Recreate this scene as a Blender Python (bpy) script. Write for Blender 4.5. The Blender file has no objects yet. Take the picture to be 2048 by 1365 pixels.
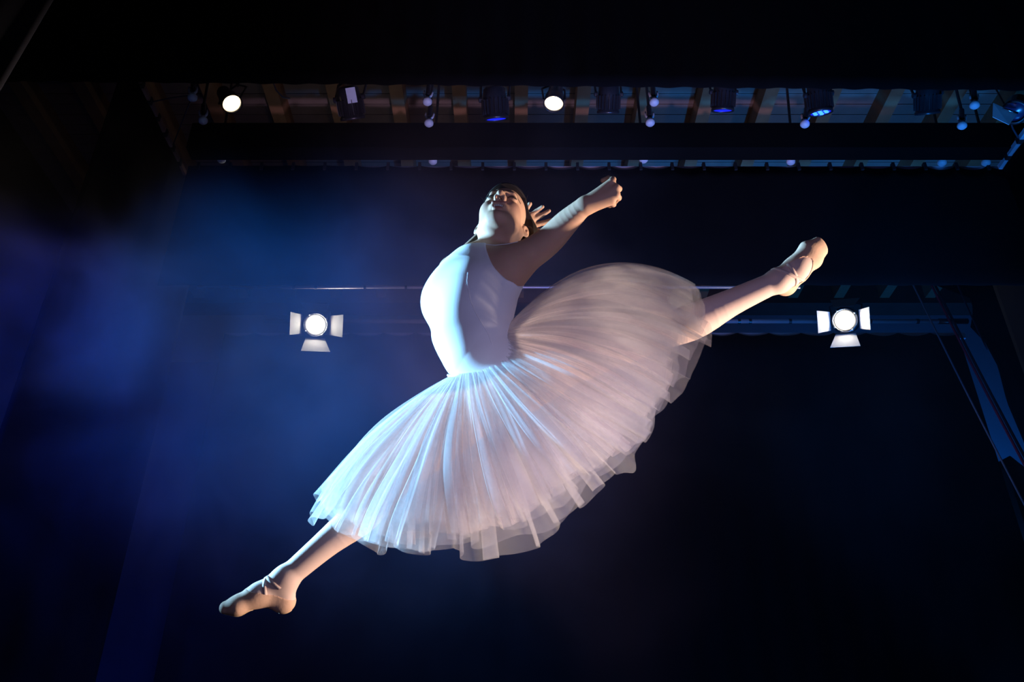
import bpy, math, random
import numpy as np
import openvdb as vdb
from mathutils import Vector, Matrix
from mathutils.bvhtree import BVHTree

random.seed(7); RNG = np.random.default_rng(11)
SC = bpy.context.scene
COL = SC.collection

# ------------------------------------------------------------------ camera
FPX = 1704.0                       # focal length in pixels of the 2048x1365 frame
PITCH = math.radians(31.0)
CAM = np.array([0.0, 0.0, 0.25])
cR = np.array([1.0, 0, 0])
cU = np.array([0, -math.sin(PITCH), math.cos(PITCH)])
cF = np.array([0, math.cos(PITCH), math.sin(PITCH)])
cam_d = bpy.data.cameras.new('camera'); cam = bpy.data.objects.new('camera', cam_d); COL.objects.link(cam)
cam.location = CAM; cam.rotation_euler = (math.pi/2 + PITCH, 0, 0)
cam_d.sensor_width = 36; cam_d.lens = FPX/2048*36; cam_d.clip_start = .05; cam_d.clip_end = 100
SC.camera = cam

# ------------------------------------------------------------------ world, view, big lights
SC.view_settings.view_transform = 'Standard'; SC.view_settings.look = 'None'
SC.view_settings.gamma = 1; SC.view_settings.use_curve_mapping = False
SC.view_settings.exposure = 0.0
W = bpy.data.worlds.new('world'); SC.world = W; W.use_nodes = True
W.node_tree.nodes['Background'].inputs[0].default_value = (.05, .06, .12, 1)
W.node_tree.nodes['Background'].inputs[1].default_value = .02
SC.cycles.transparent_max_bounces = 22
SC.cycles.max_bounces = 8
SC.cycles.diffuse_bounces = 4
SC.cycles.adaptive_threshold = .03
SC.cycles.volume_bounces = 0
SC.cycles.use_denoising = True

def spot(name, loc, target, color, power, angle, blend=.5, radius=.08):
    d = bpy.data.lights.new(name, 'SPOT'); d.color = color; d.energy = power
    d.spot_size = math.radians(angle); d.spot_blend = blend; d.shadow_soft_size = radius
    o = bpy.data.objects.new(name, d); COL.objects.link(o); o.location = loc
    v = Vector(target) - Vector(loc); o.rotation_euler = v.to_track_quat('-Z', 'Y').to_euler()
    return o

spot('cool_side_spotlight', (-3.2, 3.25, 1.95), (0.0, 2.4, 1.55), (.26, .63, 1.0), 3900, 36, .5, .07)
spot('warm_side_spotlight', (3.4, 2.7, .5), (.25, 2.3, 1.6), (1.0, .76, .58), 1250, 42, .6, .06)
spot('front_wash_lamp', (.7, -.4, .35), (0.05, 2.4, 1.6), (.52, .50, 1.0), 78, 54, 1.0, .25)
spot('pink_skirt_fill', (1.1, -.3, .15), (.24, 2.3, 1.10), (.95, .76, 1.0), 190, 23, 1.0, .12)  # unseen fill added to brighten the skirt, not a real footlight
spot('lilac_track_fill', (.5, 3.0, .2), (.4, 5.46, 5.25), (.85, .55, 1.0), 420, 56, .7, .1)  # unseen fill added below to light the curtain track lilac
spot('blue_haze_spotlight', (-2.7, 1.4, 2.4), (-.2, 6.0, 2.8), (.008, .20, 1.0), 1700, 50, 1.0, .1)
spot('blue_side_spotlight', (-2.4, 1.6, 2.8), (-3.0, 5.0, 2.1), (.0, .06, 1.0), 950, 60, 1.0, .1)
spot('blue_wing_lamp', (4.6, 8.6, 2.2), (5.4, 9.6, 4.0), (.01, .20, 1.0), 170, 140, .8, .1)
spot('blue_batten_uplight', (2.2, 3.5, .3), (1.9, 5.0, 5.4), (.02, .25, 1.0), 900, 66, .8, .1)
spot('blue_roof_uplight', (3.3, 6.5, .3), (3.2, 6.3, 6.7), (.01, .24, 1.0), 520, 62, .9, .15)
spot('warm_roof_lamp', (1.5, 6.7, .3), (1.2, 6.2, 6.5), (1.0, .55, .22), 26, 100, .9, .1)

# ------------------------------------------------------------------ pixel helpers
def ray(px, py):
    return cF + (px-1024)/FPX*cR - (py-682.5)/FPX*cU
def P(px, py, d):
    return CAM + d*ray(px, py)
def at_z(px, py, z):
    r = ray(px, py); return CAM + r*((z-CAM[2])/r[2])
def at_y(px, py, y):
    r = ray(px, py); return CAM + r*((y-CAM[1])/r[1])
def nrm(v):
    v = np.asarray(v, float); return v/np.linalg.norm(v)

# ------------------------------------------------------------------ materials
def mat(name, color, rough=.8, metal=0, noise=0, nscale=20, spec=.5, bump=0, sheen=0):
    m = bpy.data.materials.new(name); m.use_nodes = True
    nt = m.node_tree; b = nt.nodes['Principled BSDF']
    b.inputs['Base Color'].default_value = (*color, 1); b.inputs['Roughness'].default_value = rough
    b.inputs['Metallic'].default_value = metal; b.inputs['Specular IOR Level'].default_value = spec
    if sheen: b.inputs['Sheen Weight'].default_value = sheen
    if noise or bump:
        tc = nt.nodes.new('ShaderNodeTexCoord'); n = nt.nodes.new('ShaderNodeTexNoise')
        n.inputs['Scale'].default_value = nscale; n.inputs['Detail'].default_value = 4
        nt.links.new(tc.outputs['Object'], n.inputs['Vector'])
        if noise:
            r = nt.nodes.new('ShaderNodeValToRGB')
            r.color_ramp.elements[0].color = (*[c*(1-noise) for c in color], 1)
            r.color_ramp.elements[1].color = (*[min(1, c*(1+noise)) for c in color], 1)
            nt.links.new(n.outputs['Fac'], r.inputs[0]); nt.links.new(r.outputs[0], b.inputs['Base Color'])
        if bump:
            bp = nt.nodes.new('ShaderNodeBump'); bp.inputs['Strength'].default_value = bump
            bp.inputs['Distance'].default_value = .002
            nt.links.new(n.outputs['Fac'], bp.inputs['Height']); nt.links.new(bp.outputs[0], b.inputs['Normal'])
    return m
def emis(name, color, s):
    m = bpy.data.materials.new(name); m.use_nodes = True
    b = m.node_tree.nodes['Principled BSDF']
    b.inputs['Base Color'].default_value = (*color, 1)
    b.inputs['Emission Color'].default_value = (*color, 1); b.inputs['Emission Strength'].default_value = s
    return m
M = {}
M['black_cloth'] = mat('black_stage_cloth', (.003, .003, .0035), .95, noise=.3, nscale=8, spec=.1)
M['grey_cloth'] = mat('dark_blue_cloth', (.030, .030, .042), .95, noise=.2, nscale=6, spec=.1)
M['floor'] = mat('black_stage_floor', (.015, .015, .017), .5, noise=.3, nscale=5)
M['wall'] = mat('pale_plaster', (.42, .45, .5), .9, noise=.08, nscale=3)
M['side_wall'] = mat('black_painted_wall', (.02, .02, .025), .9, noise=.2, nscale=3)
M['boards'] = mat('roof_boards', (.25, .20, .16), .8, noise=.25, nscale=7)
M['wood'] = mat('joist_timber', (.34, .19, .09), .7, noise=.3, nscale=9, bump=.3)
M['darkwood'] = mat('dark_brown_timber', (.10, .045, .03), .7, noise=.35, nscale=7)
M['alu'] = mat('dull_aluminium', (.55, .50, .58), .45, .6, noise=.1, nscale=15)
M['alu_pale'] = mat('pale_painted_rail', (.55, .52, .60), .5, .1, noise=.1, nscale=15)
M['rust_rail'] = mat('brown_weathered_rail', (.30, .17, .12), .7, .1, noise=.4, nscale=12)
M['black_metal'] = mat('black_enamel', (.03, .03, .034), .3, .3, noise=.2, nscale=30)
M['black_beam'] = mat('black_beam_paint', (.0025, .0025, .0025), .9, noise=.3, nscale=4, spec=.1)
M['plastic_white'] = mat('off_white_fitting', (.55, .58, .62), .5, noise=.1, nscale=40)
M['label'] = mat('pale_blue_label', (.55, .65, .75), .6, noise=.05, nscale=60)
M['chrome'] = mat('bright_steel', (.7, .7, .72), .25, 1.0, noise=.05, nscale=50)
M['rope_red'] = mat('dark_red_cord', (.45, .04, .10), .8, noise=.3, nscale=60)
M['rope_dark'] = mat('dark_rope', (.05, .04, .06), .9, noise=.4, nscale=60)
M['rope_blue'] = mat('grey_blue_rope', (.25, .27, .36), .9, noise=.3, nscale=60)
M['cable'] = mat('black_cable', (.01, .01, .01), .6, noise=.2, nscale=40)
M['flap'] = mat('barn_door_metal', (.88, .88, .86), .6, 0, noise=.1, nscale=20)
M['lens_hot'] = emis('fresnel_lens_lit', (1.0, .93, .80), 60)
M['par_lit'] = emis('par_reflector_lit', (1.0, .82, .55), .75)
M['par_bulb'] = emis('par_bulb_lit', (1.0, .93, .78), 4)
M['led_blue'] = emis('led_lens_blue', (.01, .02, 1.0), .9)
M['led_off'] = mat('led_lens_dark', (.02, .03, .09), .2, noise=.1, nscale=40)
M['led_dot'] = emis('led_emitter_blue', (.02, .12, 1.0), 5)

# ------------------------------------------------------------------ mesh helpers
WL = {}
def wloc(o): return WL.get(o.name, np.zeros(3))
def tag(o, label=None, cat=None, group=None, kind=None):
    if label: o['label'] = label
    if cat: o['category'] = cat
    if group: o['group'] = group
    if kind: o['kind'] = kind
    return o
def empty(name, loc, label, cat, group=None):
    o = bpy.data.objects.new(name, None); COL.objects.link(o); o.location = loc; o.empty_display_size = .1
    WL[o.name] = np.array(loc, float); return tag(o, label, cat, group)
def mk(name, V, F, m, parent=None, smooth=False, origin=None):
    V = np.asarray(V, float)
    base = wloc(parent) if parent is not None else np.zeros(3)
    if origin is None: origin = base if parent is not None else np.array([*( (V.min(0)+V.max(0))/2 )[:2], V[:, 2].min()])
    origin = np.asarray(origin, float)
    me = bpy.data.meshes.new(name)
    if isinstance(F, np.ndarray):
        V = np.ascontiguousarray(V-origin, dtype=np.float32); n = F.shape[1]
        me.vertices.add(len(V)); me.vertices.foreach_set('co', V.ravel())
        me.loops.add(F.size); me.loops.foreach_set('vertex_index', F.astype(np.int32).ravel())
        me.polygons.add(len(F)); me.polygons.foreach_set('loop_start', np.arange(0, F.size, n, dtype=np.int32))
        me.polygons.foreach_set('loop_total', np.full(len(F), n, dtype=np.int32)); me.update(calc_edges=True)
    else:
        me.from_pydata((V-origin).tolist(), [], F)
    if smooth: me.polygons.foreach_set('use_smooth', np.ones(len(me.polygons), bool))
    me.update()
    o = bpy.data.objects.new(name, me); COL.objects.link(o)
    if m is not None: me.materials.append(m)
    o.location = origin-base
    if parent is not None: o.parent = parent
    WL[o.name] = origin
    return o
def frame(z, x=None):
    z = nrm(z); x = np.array([1.0, 0, 0]) if x is None else np.asarray(x, float)
    if abs(np.dot(nrm(x), z)) > .97: x = np.array([0, 1.0, 0])
    x = nrm(x - np.dot(x, z)*z); return x, np.cross(z, x), z
class G:
    def __init__(s): s.V = []; s.F = []
    def add(s, V, F):
        n = len(s.V); s.V += [tuple(v) for v in V]; s.F += [tuple(i+n for i in f) for f in F]; return s
    def rings(s, R, cap=True, closed=False):
        n = len(R[0]); V = [v for r in R for v in r]; F = []
        m = len(R)
        for i in range(m if closed else m-1):
            for j in range(n):
                F.append((i*n+j, i*n+(j+1) % n, ((i+1) % m)*n+(j+1) % n, ((i+1) % m)*n+j))
        if cap and not closed: F += [tuple(range(n))[::-1], tuple(range((m-1)*n, m*n))]
        return s.add(V, F)
    def tube(s, pts, r, n=10, cap=True):
        pts = [np.asarray(p, float) for p in pts]; R = []; x = None
        for i, p in enumerate(pts):
            t = pts[min(i+1, len(pts)-1)]-pts[max(i-1, 0)]
            x, y, z = frame(t, x); rr = r[i] if hasattr(r, '__len__') else r
            R.append([p+rr*(math.cos(a)*x+math.sin(a)*y) for a in np.linspace(0, 2*math.pi, n, endpoint=False)])
        return s.rings(R, cap)
    def box(s, c, ax, h):
        c = np.asarray(c, float); X, Y, Z = [np.asarray(a, float)*k for a, k in zip(ax, h)]
        V = [c+i*X+j*Y+k*Z for i in (-1, 1) for j in (-1, 1) for k in (-1, 1)]
        return s.add(V, [(0, 1, 3, 2), (4, 6, 7, 5), (0, 4, 5, 1), (2, 3, 7, 6), (0, 2, 6, 4), (1, 5, 7, 3)])
    def lathe(s, o, z, prof, n=24, cap=True, x=None):
        x, y, z = frame(z, x); o = np.asarray(o, float)
        return s.rings([[o+h*z+r*(math.cos(a)*x+math.sin(a)*y) for a in np.linspace(0, 2*math.pi, n, endpoint=False)] for r, h in prof], cap)
    def plate(s, poly, t):                                   # flat polygon with thickness
        poly = [np.asarray(p, float) for p in poly]
        nn = nrm(np.cross(poly[1]-poly[0], poly[2]-poly[0]))*t/2
        return s.rings([[p-nn for p in poly], [p+nn for p in poly]])
    def ball(s, c, r, n=10):
        c = np.asarray(c, float)
        prof = [(max(1e-4, r*math.sin(a)), -r*math.cos(a)) for a in np.linspace(.02, math.pi-.02, n)]
        return s.lathe(c, (0, 0, 1), prof, n+4)
    def build(s, name, m, parent=None, smooth=False, origin=None): return mk(name, s.V, s.F, m, parent, smooth, origin)
AX = (np.array([1., 0, 0]), np.array([0, 1., 0]), np.array([0, 0, 1.]))
def abox(lo, hi):
    lo = np.array(lo, float); hi = np.array(hi, float); return G().box((lo+hi)/2, AX, (hi-lo)/2)

# ------------------------------------------------------------------ the setting
S = lambda o: tag(o, kind='structure')
S(abox((-5.2, -3, -.1), (6.8, 9.8, 0)).build('floor', M['floor']))
S(abox((-5.2, 9.6, 0), (6.8, 9.8, 6.74)).build('wall_back', M['wall']))
S(abox((-5.4, -3, 0), (-5.2, 9.8, 6.84)).build('wall_left', M['side_wall']))
S(abox((6.8, -3, 0), (7.0, 9.8, 6.84)).build('wall_right', M['side_wall']))
ceil = S(abox((-5.2, 3.0, 6.74), (6.8, 9.8, 6.84)).build('ceiling', M['boards']))
for i in range(48):                                          # roof boards, running across the stage
    y = 3.05+i*.14
    abox((-5.1, y, 6.715), (6.7, y+.132, 6.74)).build('roof_board', M['boards'], ceil)
for k in range(-12, 7):                                      # timber joists, running up stage
    x = 2.49+.60*k
    abox((x-.064, 3.05, 6.5), (x+.064, 9.55, 6.715)).build('ceiling_joist', M['wood'], ceil)
S(abox((-5.2, 9.3, 6.42), (6.8, 9.6, 6.71)).build('trim_1', M['darkwood']))

def curtain(name, y, x0f, x1f, z0, z1, label, cat, m, amp=.03, pitch=.16, nz=24, group=None, kind=None, topf=None, nx=None, along_y=None, botf=None):
    """pleated cloth hanging in a plane; x0f/x1f may be functions of z; along_y: hangs at x=y running along Y"""
    f0 = x0f if callable(x0f) else (lambda z: x0f); f1 = x1f if callable(x1f) else (lambda z: x1f)
    nx = nx or int(max(16, (f1(z0)-f0(z0))/pitch*10)); V = []; F = []
    ph = random.random()*6
    for side in (0, 1):
        for j in range(nz+1):
            for i in range(nx+1):
                a = i/nx; xr = f0(z1)+(f1(z1)-f0(z1))*a
                zt = topf(xr) if topf else z1
                zb = botf(xr) if botf else z0
                z = zb+(zt-zb)*j/nz
                x = f0(z)+(f1(z)-f0(z))*a
                w = amp*(math.sin(xr/pitch*2*math.pi+ph+.6*math.sin(xr*2.1+z*.3))+.4*math.sin(xr*9.7+ph+z*.5))*(1-.5*j/nz)
                yy = y+w+side*.006
                V.append((x, yy, z) if along_y is None else (y+w+side*.006, x, z))
    n1 = (nx+1)*(nz+1)
    for side in (0, 1):
        for j in range(nz):
            for i in range(nx):
                q = [side*n1+j*(nx+1)+i, side*n1+j*(nx+1)+i+1, side*n1+(j+1)*(nx+1)+i+1, side*n1+(j+1)*(nx+1)+i]
                F.append(tuple(q if side == 0 else q[::-1]))
    rim = [i for i in range(nx+1)]+[j*(nx+1)+nx for j in range(1, nz+1)]+[nz*(nx+1)+i for i in range(nx-1, -1, -1)]+[j*(nx+1) for j in range(nz-1, 0, -1)]
    for a, b in zip(rim, rim[1:]+rim[:1]): F.append((b, a, a+n1, b+n1))
    o = mk(name, V, F, m, smooth=True)
    return tag(o, label, cat, group, kind)

ZB = 5.25                                                    # height of battens and tracks
# first border, nearest the audience (its lower edge cuts off the lamps)
curtain('stage_border', 4.2, -5.15, 6.75, 4.85, 6.1, 'wide black border curtain across the top of the picture', 'curtain',
        M['black_cloth'], .005, .22, 10, botf=lambda x: 4.905-.013*(x+2.8))
# second border, hanging from the scalloped track
ty = at_z(1000, 335, ZB)[1]
def sag(x):
    hook = .268; a = ((x-.02) % hook)/hook
    s = .026+.010*math.sin(1.9*x+.4) if x > -1.35 else 0
    return ZB+.012-max(.004, s)*math.sin(math.pi*a)**.6*1.4
zb2 = at_y(1000, 572, ty)[2]
curtain('stage_border', ty-.012, -2.75, 4.2, zb2, ZB, 'black border curtain with sagging scalloped top below the pale track', 'curtain',
        M['black_cloth'], .004, .3, 10, topf=sag, nx=700)
tr = empty('curtain_track', (.7, ty, ZB), 'pale lilac curtain track with dark ties above the dancer', 'curtain track')
abox((-2.75, ty+.006, ZB-.036), (4.2, ty+.036, ZB+.018)).build('rail', M['alu_pale'], tr)
for i in range(26):
    x = -2.66+.268*i
    abox((x-.012, ty-.03, ZB-.045), (x+.012, ty+.004, ZB+.03)).build('tie', M['cable'], tr)
# black beam between the two rows of fittings
yb = 5.25; z_lo = at_y(1024, 300, yb)[2]; z_hi = at_y(1024, 251, yb)[2]
tag(abox((-2.7, yb-.03, z_lo), (4.6, yb+.12, z_hi)).build('ceiling_beam', M['black_beam']), 'black painted beam crossing behind the row of hanging lamps', 'beam')

# side tracks and side curtains
def side_track(x, p0, p1, m, label, step, w):
    a = at_z(*p0, ZB); b = at_z(*p1, ZB); y0, y1 = 4.26, b[1]
    t = empty('side_curtain_track', (x, (y0+y1)/2, ZB), label, 'curtain track')
    abox((x-w, y0, ZB-.02), (x+w, y1, ZB+.02)).build('rail', m, t)
    y = y0+.1
    while y < y1:
        abox((x-w*1.3, y-.018, ZB-.035), (x+w*1.3, y+.018, ZB+.024)).build('tie', M['cable'], t); y += step
    return y0, y1
XL = at_z(410, 435, ZB)[0]; XR = at_z(1935, 430, ZB)[0]
l0, l1 = side_track(XL, (275, 160), (410, 435), M['rust_rail'], 'brown weathered side curtain track at upper left', .17, .022)
r0, r1 = side_track(XR, (2048, 275), (1935, 430), M['alu_pale'], 'pale blue side curtain track with dark ties at upper right', .19, .03)
curtain('leg_curtain', XL, l0, l1, 0.02, ZB-.03, 'black leg curtain hanging from the brown left track', 'curtain', M['black_cloth'], .006, .5, 6, along_y=1)
curtain('leg_curtain', XR, r0, r1, 0.02, ZB-.03, 'black leg curtain hanging from the pale right track', 'curtain', M['black_cloth'], .006, .5, 6, along_y=1)
# near leg in the upper left corner
def nl(z):
    a = at_y(105, 5, 3.3); b = at_y(0, 185, 3.3); t = (z-b[2])/(a[2]-b[2]); return b[0]+t*(a[0]-b[0])
curtain('leg_curtain', 3.3, -5.1, nl, .02, 5.4, 'dim blue-grey near curtain filling the top left corner', 'curtain', M['grey_cloth'], .01, .3, 12)

# batten, lamp bar, back track and back curtain
y2 = at_z(700, 575, ZB)[1]; y3 = at_z(1024, 643, ZB)[1]; y4 = at_z(1700, 668, ZB)[1]
xa, xb = at_y(395, 575, y2)[0], at_y(1600, 575, y2)[0]
bt = empty('border_batten', ((xa+xb)/2, y2, ZB), 'thin lilac batten just under the black border, level with her chest', 'batten')
G().tube([(xa, y2, ZB), (xb, y2, ZB)], .016, 10).build('pipe', M['alu'], bt, True)
for px in (588, 632, 730, 812): 
    x = at_y(px, 575, y2)[0]; G().tube([(x-.012, y2, ZB), (x+.012, y2, ZB)], .021, 10).build('tape', M['cable'], bt)
for px in (420, 900, 1500):
    x = at_y(px, 575, y2)[0]; G().tube([(x, y2, ZB), (x, y2, 6.715)], .005, 6).build('hanger', M['cable'], bt)
for px in (552, 670):
    x = at_y(px, 565, y2)[0]; G().tube([(x-.02, y2, ZB+.03), (x+.02, y2+.01, ZB+.075)], .006, 6).build('clip', M['rust_rail'], bt)
xa, xb = at_y(530, 643, y3)[0], at_y(1935, 643, y3)[0]
lb = empty('lamp_bar', ((xa+xb)/2, y3, ZB), 'long steel lamp bar carrying the two bright barn-door spotlights', 'lamp bar')
G().tube([(xa, y3, ZB), (xb-.3, y3, ZB)], .024, 12).build('pipe', M['alu'], lb, True)
G().tube([(xb-.32, y3, ZB), (xb, y3, ZB)], .031, 12).build('end_sleeve', M['black_metal'], lb, True)
for px in (1478, 1500, 1580, 1740, 1835):
    x = at_y(px, 643, y3)[0]; G().tube([(x-.015, y3, ZB), (x+.015, y3, ZB)], .029, 10).build('clamp_band', M['black_metal'], lb)
xbr = at_y(1917, 681, y4)[0]; xbl = at_y(410, 870, y4)[0]
bk = empty('back_curtain_track', (1, y4, ZB-.02), 'dim blue back curtain track with scallops below the lamp bar', 'curtain track')
abox((xbl, y4+.01, ZB-.05), (xbr+.1, y4+.04, ZB+.02)).build('rail', M['alu_pale'], bk)
def sag2(x): return ZB-.0-.045*abs(math.sin(math.pi*x/.36))**.6
curtain('back_curtain', y4-.03, xbl, lambda z: xbr+.0*z, .02, ZB, 'black back curtain filling the stage behind the dancer', 'curtain', M['black_cloth'], .008, .3, 16, topf=sag2, nx=360)

x0 = at_y(340, 870, 8.9)[0]
curtain('leg_curtain', 8.9, x0-.5, xbl+.4, .02, 5.3, 'dim grey cloth added over the back wall, a slanting strip at left', 'curtain', M['grey_cloth'], .008, .3, 8)  # added cloth that hides the brightly lit wall in the left gap
# right wing: curtain with a wavy edge in front of the blue lit wall, flat, ropes
edge = [(1870, 575), (1938, 591), (1947, 617), (1941, 656), (1968, 681), (1996, 733), (2014, 804), (2048, 885), (2120, 1080), (2220, 1360)]
EP = np.array([at_y(x, y, 8.9) for x, y in edge])[::-1]
def redge(z): return float(np.interp(z, EP[:, 2], EP[:, 0]))
curtain('leg_curtain', 8.9, redge, 6.7, .02, EP[-1, 2]+.05, 'black leg curtain with bulging edge right of the blue strip', 'curtain', M['black_cloth'], .006, .4, 60)
a = at_y(1992, 927, 8.7); b = at_y(2015, 913, 8.7)
fl = empty('scenery_flat', (a[0]+.3, 8.7, 0), 'dark brown timber flat low on the right edge', 'scenery')
G().plate([(a[0], 8.7, .0), (a[0]+.55, 8.7, .0), (a[0]+.55, 8.7, a[2]-.35), (b[0]+.02, 8.7, b[2]), (a[0], 8.7, a[2])], .03).build('panel', M['darkwood'], fl)
G().box((a[0]+.04, 8.675, a[2]/2-.03), AX, (.035, .012, a[2]/2-.05)).build('batten_strip', M['darkwood'], fl)
def rope(name, p0, p1, y0, y1, r, m, label):
    A = at_y(*p0, y0); B = at_y(*p1, y1)
    pts = [A+(B-A)*t+np.array([0, 0, -.05*math.sin(math.pi*t)]) for t in np.linspace(-.14, 1.15, 16)]
    tag(G().tube(pts, r, 8).build(name, m, smooth=True), label, 'rope')
rope('hanging_rope', (1836, 590), (2048, 1008), 7.9, 7.0, .009, M['rope_blue'], 'thin grey-blue rope, leftmost of the ropes slanting down at right')
rope('hanging_rope', (1873, 590), (2048, 928), 7.96, 7.2, .013, M['rope_red'], 'dark red rope crossing the blue strip at right')
rope('hanging_rope', (1880, 590), (2048, 912), 7.98, 7.4, .014, M['rope_dark'], 'thick black rope beside the red rope over the blue strip')
rope('hanging_rope', (1900, 535), (1965, 680), 8.6, 8.4, .009, M['rope_dark'], 'short black rope at the top of the blue strip')

# red cord strung across the stage
cord = [(440, 302), (640, 306), (862, 309), (985, 313), (1100, 314), (1283, 310), (1430, 314), (1580, 313), (1780, 316), (1860, 314)]
tag(G().tube([at_y(x, y, 5.42) for x, y in cord], .008, 8).build('cord', M['rope_red'], smooth=True), 'thin red cord strung across just above the pale track', 'cord')
def cable(pts, y, r, label):
    tag(G().tube([at_y(a, b, y) for a, b in pts], r, 8).build('cable', M['rope_blue'], smooth=True), label, 'cable')
def cable3(pts, r, label):
    tag(G().tube(pts, r, 8).build('cable', M['rope_dark'], smooth=True), label, 'cable')
fa = at_y(385, 190, 4.72); ta = np.array([XL, 4.72, ZB]); tb_ = at_z(346, 290, ZB)
cable3([ta, (ta+fa)/2+np.array([0, 0, .01]), fa], .005, 'faint slack cable running to the leftmost ceiling fitting')
cable3([fa, (fa+tb_)/2, tb_], .005, 'faint cable dropping from the leftmost fitting to the brown track')
cable3([at_z(1985, 165, 6.5), at_y(2012, 215, 5.0), at_y(2026, 258, 5.0), at_z(2042, 285, ZB)], .007, 'blue chain-like cable by the lamp at the right edge')
cable([(545, 160), (552, 180), (566, 195), (580, 197)], 5.6, .008, 'slack cable crossing the lone timber joist at upper left')

# ------------------------------------------------------------------ ceiling fittings (fork clamps)
def fitting(px, py, y, label, s=1.0, lean=0):
    c = at_y(px, py, y); t = empty('ceiling_fitting', (c[0], c[1], c[2]-.04), label, 'ceiling fitting', 'pale fork fittings under the roof')
    u = nrm(np.array([lean, 0, 1.0])); x = np.array([1., 0, 0])
    G().lathe(c-u*.045*s, u, [(.004, 0), (.026*s, .004*s), (.037*s, .018*s), (.037*s, .035*s), (.028*s, .052*s), (.018*s, .065*s), (.014*s, .075*s)], 16).build('knob', M['plastic_white'], t, True)
    for sx in (-1, 1):
        G().tube([c+u*.022*s+sx*x*.008*s, c+u*.045*s+sx*x*.026*s, c+u*.075*s+sx*x*.033*s, c+u*.10*s+sx*x*.030*s], [.010*s, .010*s, .008*s, .006*s], 8).build('prong', M['plastic_white'], t, True)
    G().tube([c+u*.05*s, c+u*.16*s], .020*s, 10).build('socket', M['black_metal'], t)
    G().tube([c+u*.15*s, (c[0]+lean*.6, c[1]+.02, 6.5)], .012, 8).build('stem', M['black_metal'], t)
ft = [(385, 192, 4.72, 'first', 'far left beside the brown track, upper'), (406, 238, 4.95, '', 'far left beside the brown track, lower'),
      (443, 316, 5.42, '', 'at the left end of the red cord'),
      (855, 200, 4.72, '', 'upper of the stack left of the lit round lamp over her'), (858, 243, 4.95, '', 'middle one, above the beam left of her head'),
      (866, 319, 5.42, '', 'on the red cord above her shoulder'),
      (1308, 201, 4.72, '', 'upper of the pair right of the ribbed lamp over her hand'), (1300, 242, 4.95, '', 'lower of the pair above her raised hand'),
      (1287, 316, 5.42, '', 'on the red cord right of her raised hand'),
      (1610, 245, 4.95, '', 'under the lamp with three blue dots'), (1582, 320, 5.42, '', 'on the red cord below the lamp with blue dots'),
      (1949, 207, 4.72, '', 'upper of the pair near the right edge lamp'), (1924, 248, 4.95, '', 'lower of the pair near the right edge lamp'),
      (1884, 322, 5.42, '', 'below the beam at right, left of its twin'), (1972, 322, 5.42, '', 'rightmost one, by the end of the pale side track')]
for px, py, y, _, d in ft:
    fitting(px, py, y, 'pale fork fitting '+d, 1.0, .25 if px > 1500 else (-.15 if px < 500 else .02))

# ------------------------------------------------------------------ lamps
def led_par(px, py, y, axis, lens, label, plate=False, dots=False, s=1.0):
    c = at_y(px, py, y); ax = nrm(axis)                      # axis points out of the lens
    t = empty('stage_lamp', c, label, 'stage lamp', 'ribbed cylinder lamps on the front batten')
    x, yv, z = frame(ax)
    G().lathe(c, z, [(.004, -.12*s), (.06*s, -.12*s), (.082*s, -.10*s), (.088*s, -.02*s), (.088*s, .10*s), (.094*s, .105*s), (.094*s, .125*s), (.080*s, .125*s), (.078*s, .112*s)], 32, cap=False).build('housing', M['black_metal'], t, True)
    G().lathe(c, z, [(.0785*s, .108*s), (.0785*s, .116*s)], 28).build('lens', lens, t)
    if dots:
        for i in range(7):
            a = i*math.pi/3; q = c+z*.118*s+(0 if i == 6 else .048*s)*(math.cos(a)*x+math.sin(a)*yv)
            G().lathe(q, z, [(.018*s, -.001), (.014*s, .006), (.004, .008)], 12).build('led', M['led_dot'], t)
    for i in range(20):
        a = 2*math.pi*i/20; d = math.cos(a)*x+math.sin(a)*yv
        G().box(c+z*.035*s+d*.094*s, (d, np.cross(z, d), z), (.009*s, .0025*s, .055*s)).build('fin', M['black_metal'], t)
    for sx in (-1, 1):
        G().lathe(c+sx*x*.092*s-z*.03*s, sx*x, [(.022*s, 0), (.022*s, .025*s), (.012*s, .03*s)], 12).build('tilt_knob', M['black_metal'], t)
        G().lathe(c+sx*x*.05*s-z*.02*s-yv*.078*s, -yv, [(.006*s, 0), (.006*s, .008*s), (.002, .010*s)], 8).build('screw', M['chrome'], t)
    top = c+np.array([0, 0, .30*s])
    G().tube([c+x*.105*s-z*.03*s, c+x*.11*s+np.array([0, 0, .2*s]), top, c-x*.11*s+np.array([0, 0, .2*s]), c-x*.105*s-z*.03*s], .010*s, 8).build('yoke', M['black_metal'], t)
    G().tube([top, top+np.array([0, 0, .17])], .016, 8).build('clamp', M['black_metal'], t)
    if plate:
        q = c-yv*.09*s-x*.03*s-z*.03*s
        d = nrm(CAM-c); d = nrm(d-np.dot(d, z)*z); e = np.cross(z, d)
        G().box(c+d*.094*s-e*.02*s-z*.05*s, (e, d, z), (.035*s, .003*s, .055*s)).build('rating_plate', M['label'], t)
YL = 4.78
pl = G()
tag(G().tube([(-2.7, YL, 5.62), (4.6, YL, 5.50)], .024, 10).build('lamp_batten', M['black_metal'], smooth=True), 'dark batten pipe hidden behind the top border, carrying lamps', 'lamp bar')
led_par(700, 205, YL, (.14, .76, -.66), M['led_off'], 'ribbed stage lamp with a pale blue rating plate', plate=True, s=1.05)
led_par(990, 206, YL, (.08, .60, -.80), M['led_blue'], 'ribbed stage lamp with blue glowing rim, left of the lit lamp over her head', s=1.05)
led_par(1217, 196, YL, (0, .75, -.68), M['led_off'], 'dark ribbed stage lamp with blue sheen above her raised hand', s=.95)
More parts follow.
